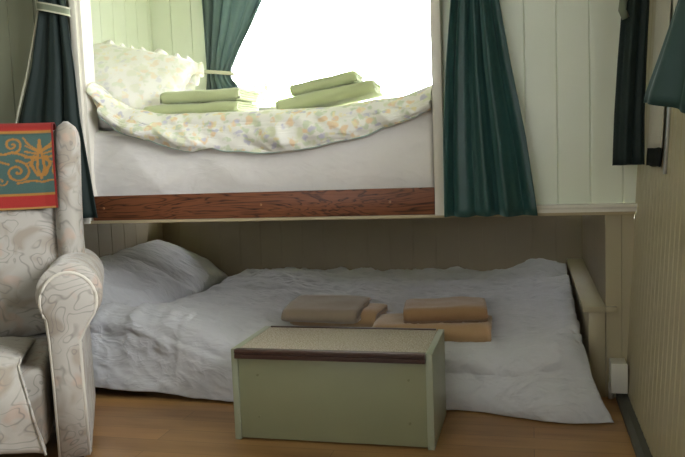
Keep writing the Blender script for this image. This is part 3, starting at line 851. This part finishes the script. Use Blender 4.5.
soft('back_cushion', (-.285, .10, .335), (.285, .20, 1.00), M['chair'], r=.045, puff=.03, wr=.006, seed=3)
soft('backrest', (-.345, .19, .12), (.345, .29, 1.035), M['chair'], r=.045, wr=.004, seed=5)
for s in (1, -1):
    V = []; pts = [(s*.335, .10-.0, .50), (s*.337, .095, .62), (s*.340, .09, .75), (s*.343, .09, .88), (s*.343, .095, .97), (s*.342, .11, 1.02), (s*.34, .14, 1.045)]
    bm = bmesh.new()
    def wing():
        V = []; F = []; zs = [.46+.60*k/30 for k in range(31)]; n = 22
        for z in zs:
            e = 1. if z < .985 else max(.03, 1-((z-.985)/.076)**2)**.5
            for k in range(n):
                a = 2*PI*k/n; cx_ = s*(.343+.006*math.sin(z*7))
                rx, ry = .046*e, .095*e
                V.append((cx_+rx*math.copysign(abs(math.cos(a))**.8, math.cos(a)), .16+ry*math.copysign(abs(math.sin(a))**.85, math.sin(a))+.003*nz(a, z, 4, 6), z))
        for j in range(30):
            for k in range(n): F.append((j*n+k, j*n+(k+1) % n, (j+1)*n+(k+1) % n, (j+1)*n+k))
        F.append(tuple(range(n))); F.append(tuple(30*n+k for k in range(n)))
        o = mesh('wing', V, F, M['chair']); put_local(o)
    bm.free(); wing()
for x, y in ((-.33, -.28), (.33, -.28), (-.30, .25), (.30, .25)):
    put_local(prism('leg', [(x-.025, y-.025), (x+.025, y-.025), (x+.025, y+.025), (x-.025, y+.025)], 2, 0, .09, M['nosing'], bev=.003))

# ---- woven cloth over the chair back
def scroll_lines():
    L = []
    def spiral(cx, cy, r0, turns, a0, d=1, n=50):
        return [(cx+r0*(1-t/n)**.8*math.cos(a0+d*turns*2*PI*t/n), cy+r0*(1-t/n)**.8*math.sin(a0+d*turns*2*PI*t/n)) for t in range(n)]
    for cx in (.045, .35):
        for m_ in (1, -1):
            def mx(p): return [(cx+m_*(a), b) for a, b in p]
            L.append((mx(spiral(.075, .085, .042, 1.6, PI*.5, 1)), .0055))
            L.append((mx(spiral(.085, .185, .030, 1.5, -PI*.5, -1)), .0050))
            L.append((mx([(.0, .135), (.03, .137), (.06, .150), (.085, .157), (.11, .150), (.14, .155)]), .0055))
            L.append((mx([(.0, .045), (.03, .052), (.06, .046), (.075, .043)]), .005))
            L.append((mx([(.10, .115), (.13, .125), (.15, .120)]), .005))
            L.append((mx([(.01, .07), (.03, .11), (.02, .14)]), .007))
            L.append((mx([(.0, .06), (.012, .10), (.0, .20)]), .006))
            L.append((mx([(.01, .165), (.035, .185), (.05, .21)]), .005))
            for q in range(4): L.append((mx([(.01, .13+.01*q), (.045, .115+.022*q)]), .0045))
            L.append((mx(spiral(.125, .052, .018, 1.1, PI, 1)), .0035))
    return L
def drape():
    L = scroll_lines(); W, Hh = .56, .275
    nu, nv = 230, 170; V = []; F = []; cols = []
    path = []   # (y,z,v) local: front hem up, over the top, down behind
    for j in range(nv+1):
        t = j/nv*.47     # metres along
        if t < .255: y = .062-.012*(t/.255)+.022*sst(.17, .255, t); z = .765+t
        elif t < .37:
            a = (t-.255)/.115*PI; y = .072+.105*(1-math.cos(a)); z = 1.020+.036*math.sin(a)
        else: y = .302; z = 1.02-(t-.37)
        path.append((y, z, t))
    for i in range(nu+1):
        u = i/nu
        for (y, z, t) in path:
            x = -.25+u*W
            w_ = .003*nz(u*4, t*6, 2)
            y2 = y + w_ - (.004*math.sin(u*6) if t < .25 else 0)
            if u > .93 and t < .3: y2 -= .006*(u-.93)/.07
            V.append((x, y2, z + .004*math.sin(u*5)+ .010*(u-.5)))
            s = u*W; v = t
            red = (.25, .022, .018); gold = (.25, .12, .028); teal_ = (.045, .082, .070)
            if v < .006: c = (.30, .16, .05)
            elif v < .046: c = red
            elif v < .054: c = gold
            elif v > .262: c = red if v < .40 else teal_
            elif v > .254: c = gold
            else:
                c = teal_
                pv = (v-.05)/(.21)*.235
                ps = (W-s)
                for pl_, wd in L:
                    hit = False
                    for k in range(len(pl_)-1):
                        ax, ay = pl_[k]; bx_, by = pl_[k+1]
                        if abs(ax-ps) > .05 and abs(bx_-ps) > .05: continue
                        dx, dy = bx_-ax, by-ay; q = ((ps-ax)*dx+(pv-ay)*dy)/(dx*dx+dy*dy+1e-12); q = max(0, min(1, q))
                        if (ps-ax-q*dx)**2+(pv-ay-q*dy)**2 < (wd*(.72+.35*nz(ps, pv, 1, 60)))**2: hit = True; break
                    if hit: c = gold; break
            if s < .006 or s > W-.005: c = tuple(x_*.6 for x_ in red)
            cols.append(c)
    for i in range(nu):
        for j in range(nv):
            k = i*(nv+1)+j; F.append((k, k+1, k+nv+2, k+nv+1))
    me = bpy.data.meshes.new('woven_throw'); me.from_pydata(V, [], F); me.update(); smooth(me)
    ca = me.color_attributes.new('weave', 'FLOAT_COLOR', 'POINT')
    for i, c in enumerate(cols): ca.data[i].color = (*c, 1)
    o = link('woven_throw', me, None, [M['scarf']])
    o.location = ch.location; o.rotation_euler = ch.rotation_euler
    md = o.modifiers.new('thickness', 'SOLIDIFY'); md.thickness = .004; md.offset = 0
    tag(o, 'red and teal woven cloth with gold scrolls over the armchair back', 'throw')
drape()

# ------------------------------------------------------------------ outside the bunk window
tag(box('lawn', (-14, 4.6, -.9), (12, 22, -.8), M['grass'], bev=0), kind='structure')
def bush(cx, cy, cz, r, h, seed, label):
    rnd = random.Random(seed); V = []; F = []
    for i in range(1500):
        a = rnd.uniform(0, 2*PI); ph = math.acos(rnd.uniform(-.3, 1)); q = rnd.uniform(.75, 1.05)
        c = Vector((cx+r*q*math.sin(ph)*math.cos(a), cy+r*q*math.sin(ph)*math.sin(a), cz+h*q*math.cos(ph)))
        e = Euler((rnd.uniform(0, 6), rnd.uniform(0, 6), rnd.uniform(0, 6))).to_matrix(); l = rnd.uniform(.03, .06); b = len(V)
        for p in ((-l, 0, 0), (0, -l*.4, .01), (l, 0, 0), (0, l*.4, .01)): V.append(c+e@Vector(p))
        F.append((b, b+1, b+2, b+3))
    root = empty('garden_shrub', (cx, cy, -.8)); tag(root, label, 'shrub', 'shrubs outside the bunk window')
    rel(mesh('foliage', V, F, M['leaf'], root, sm=False)); rel(tube('stem', [(cx, cy, -.8), (cx, cy, cz+h*.6)], .03, M['nosing'], root))
bush(-2.25, 6.2, .9, .55, .75, 1, 'faint shrub outside the bunk window beside the teal curtain')
bush(-.75, 7.3, .8, .6, .70, 2, 'faint low shrub outside the bunk window behind the towels')
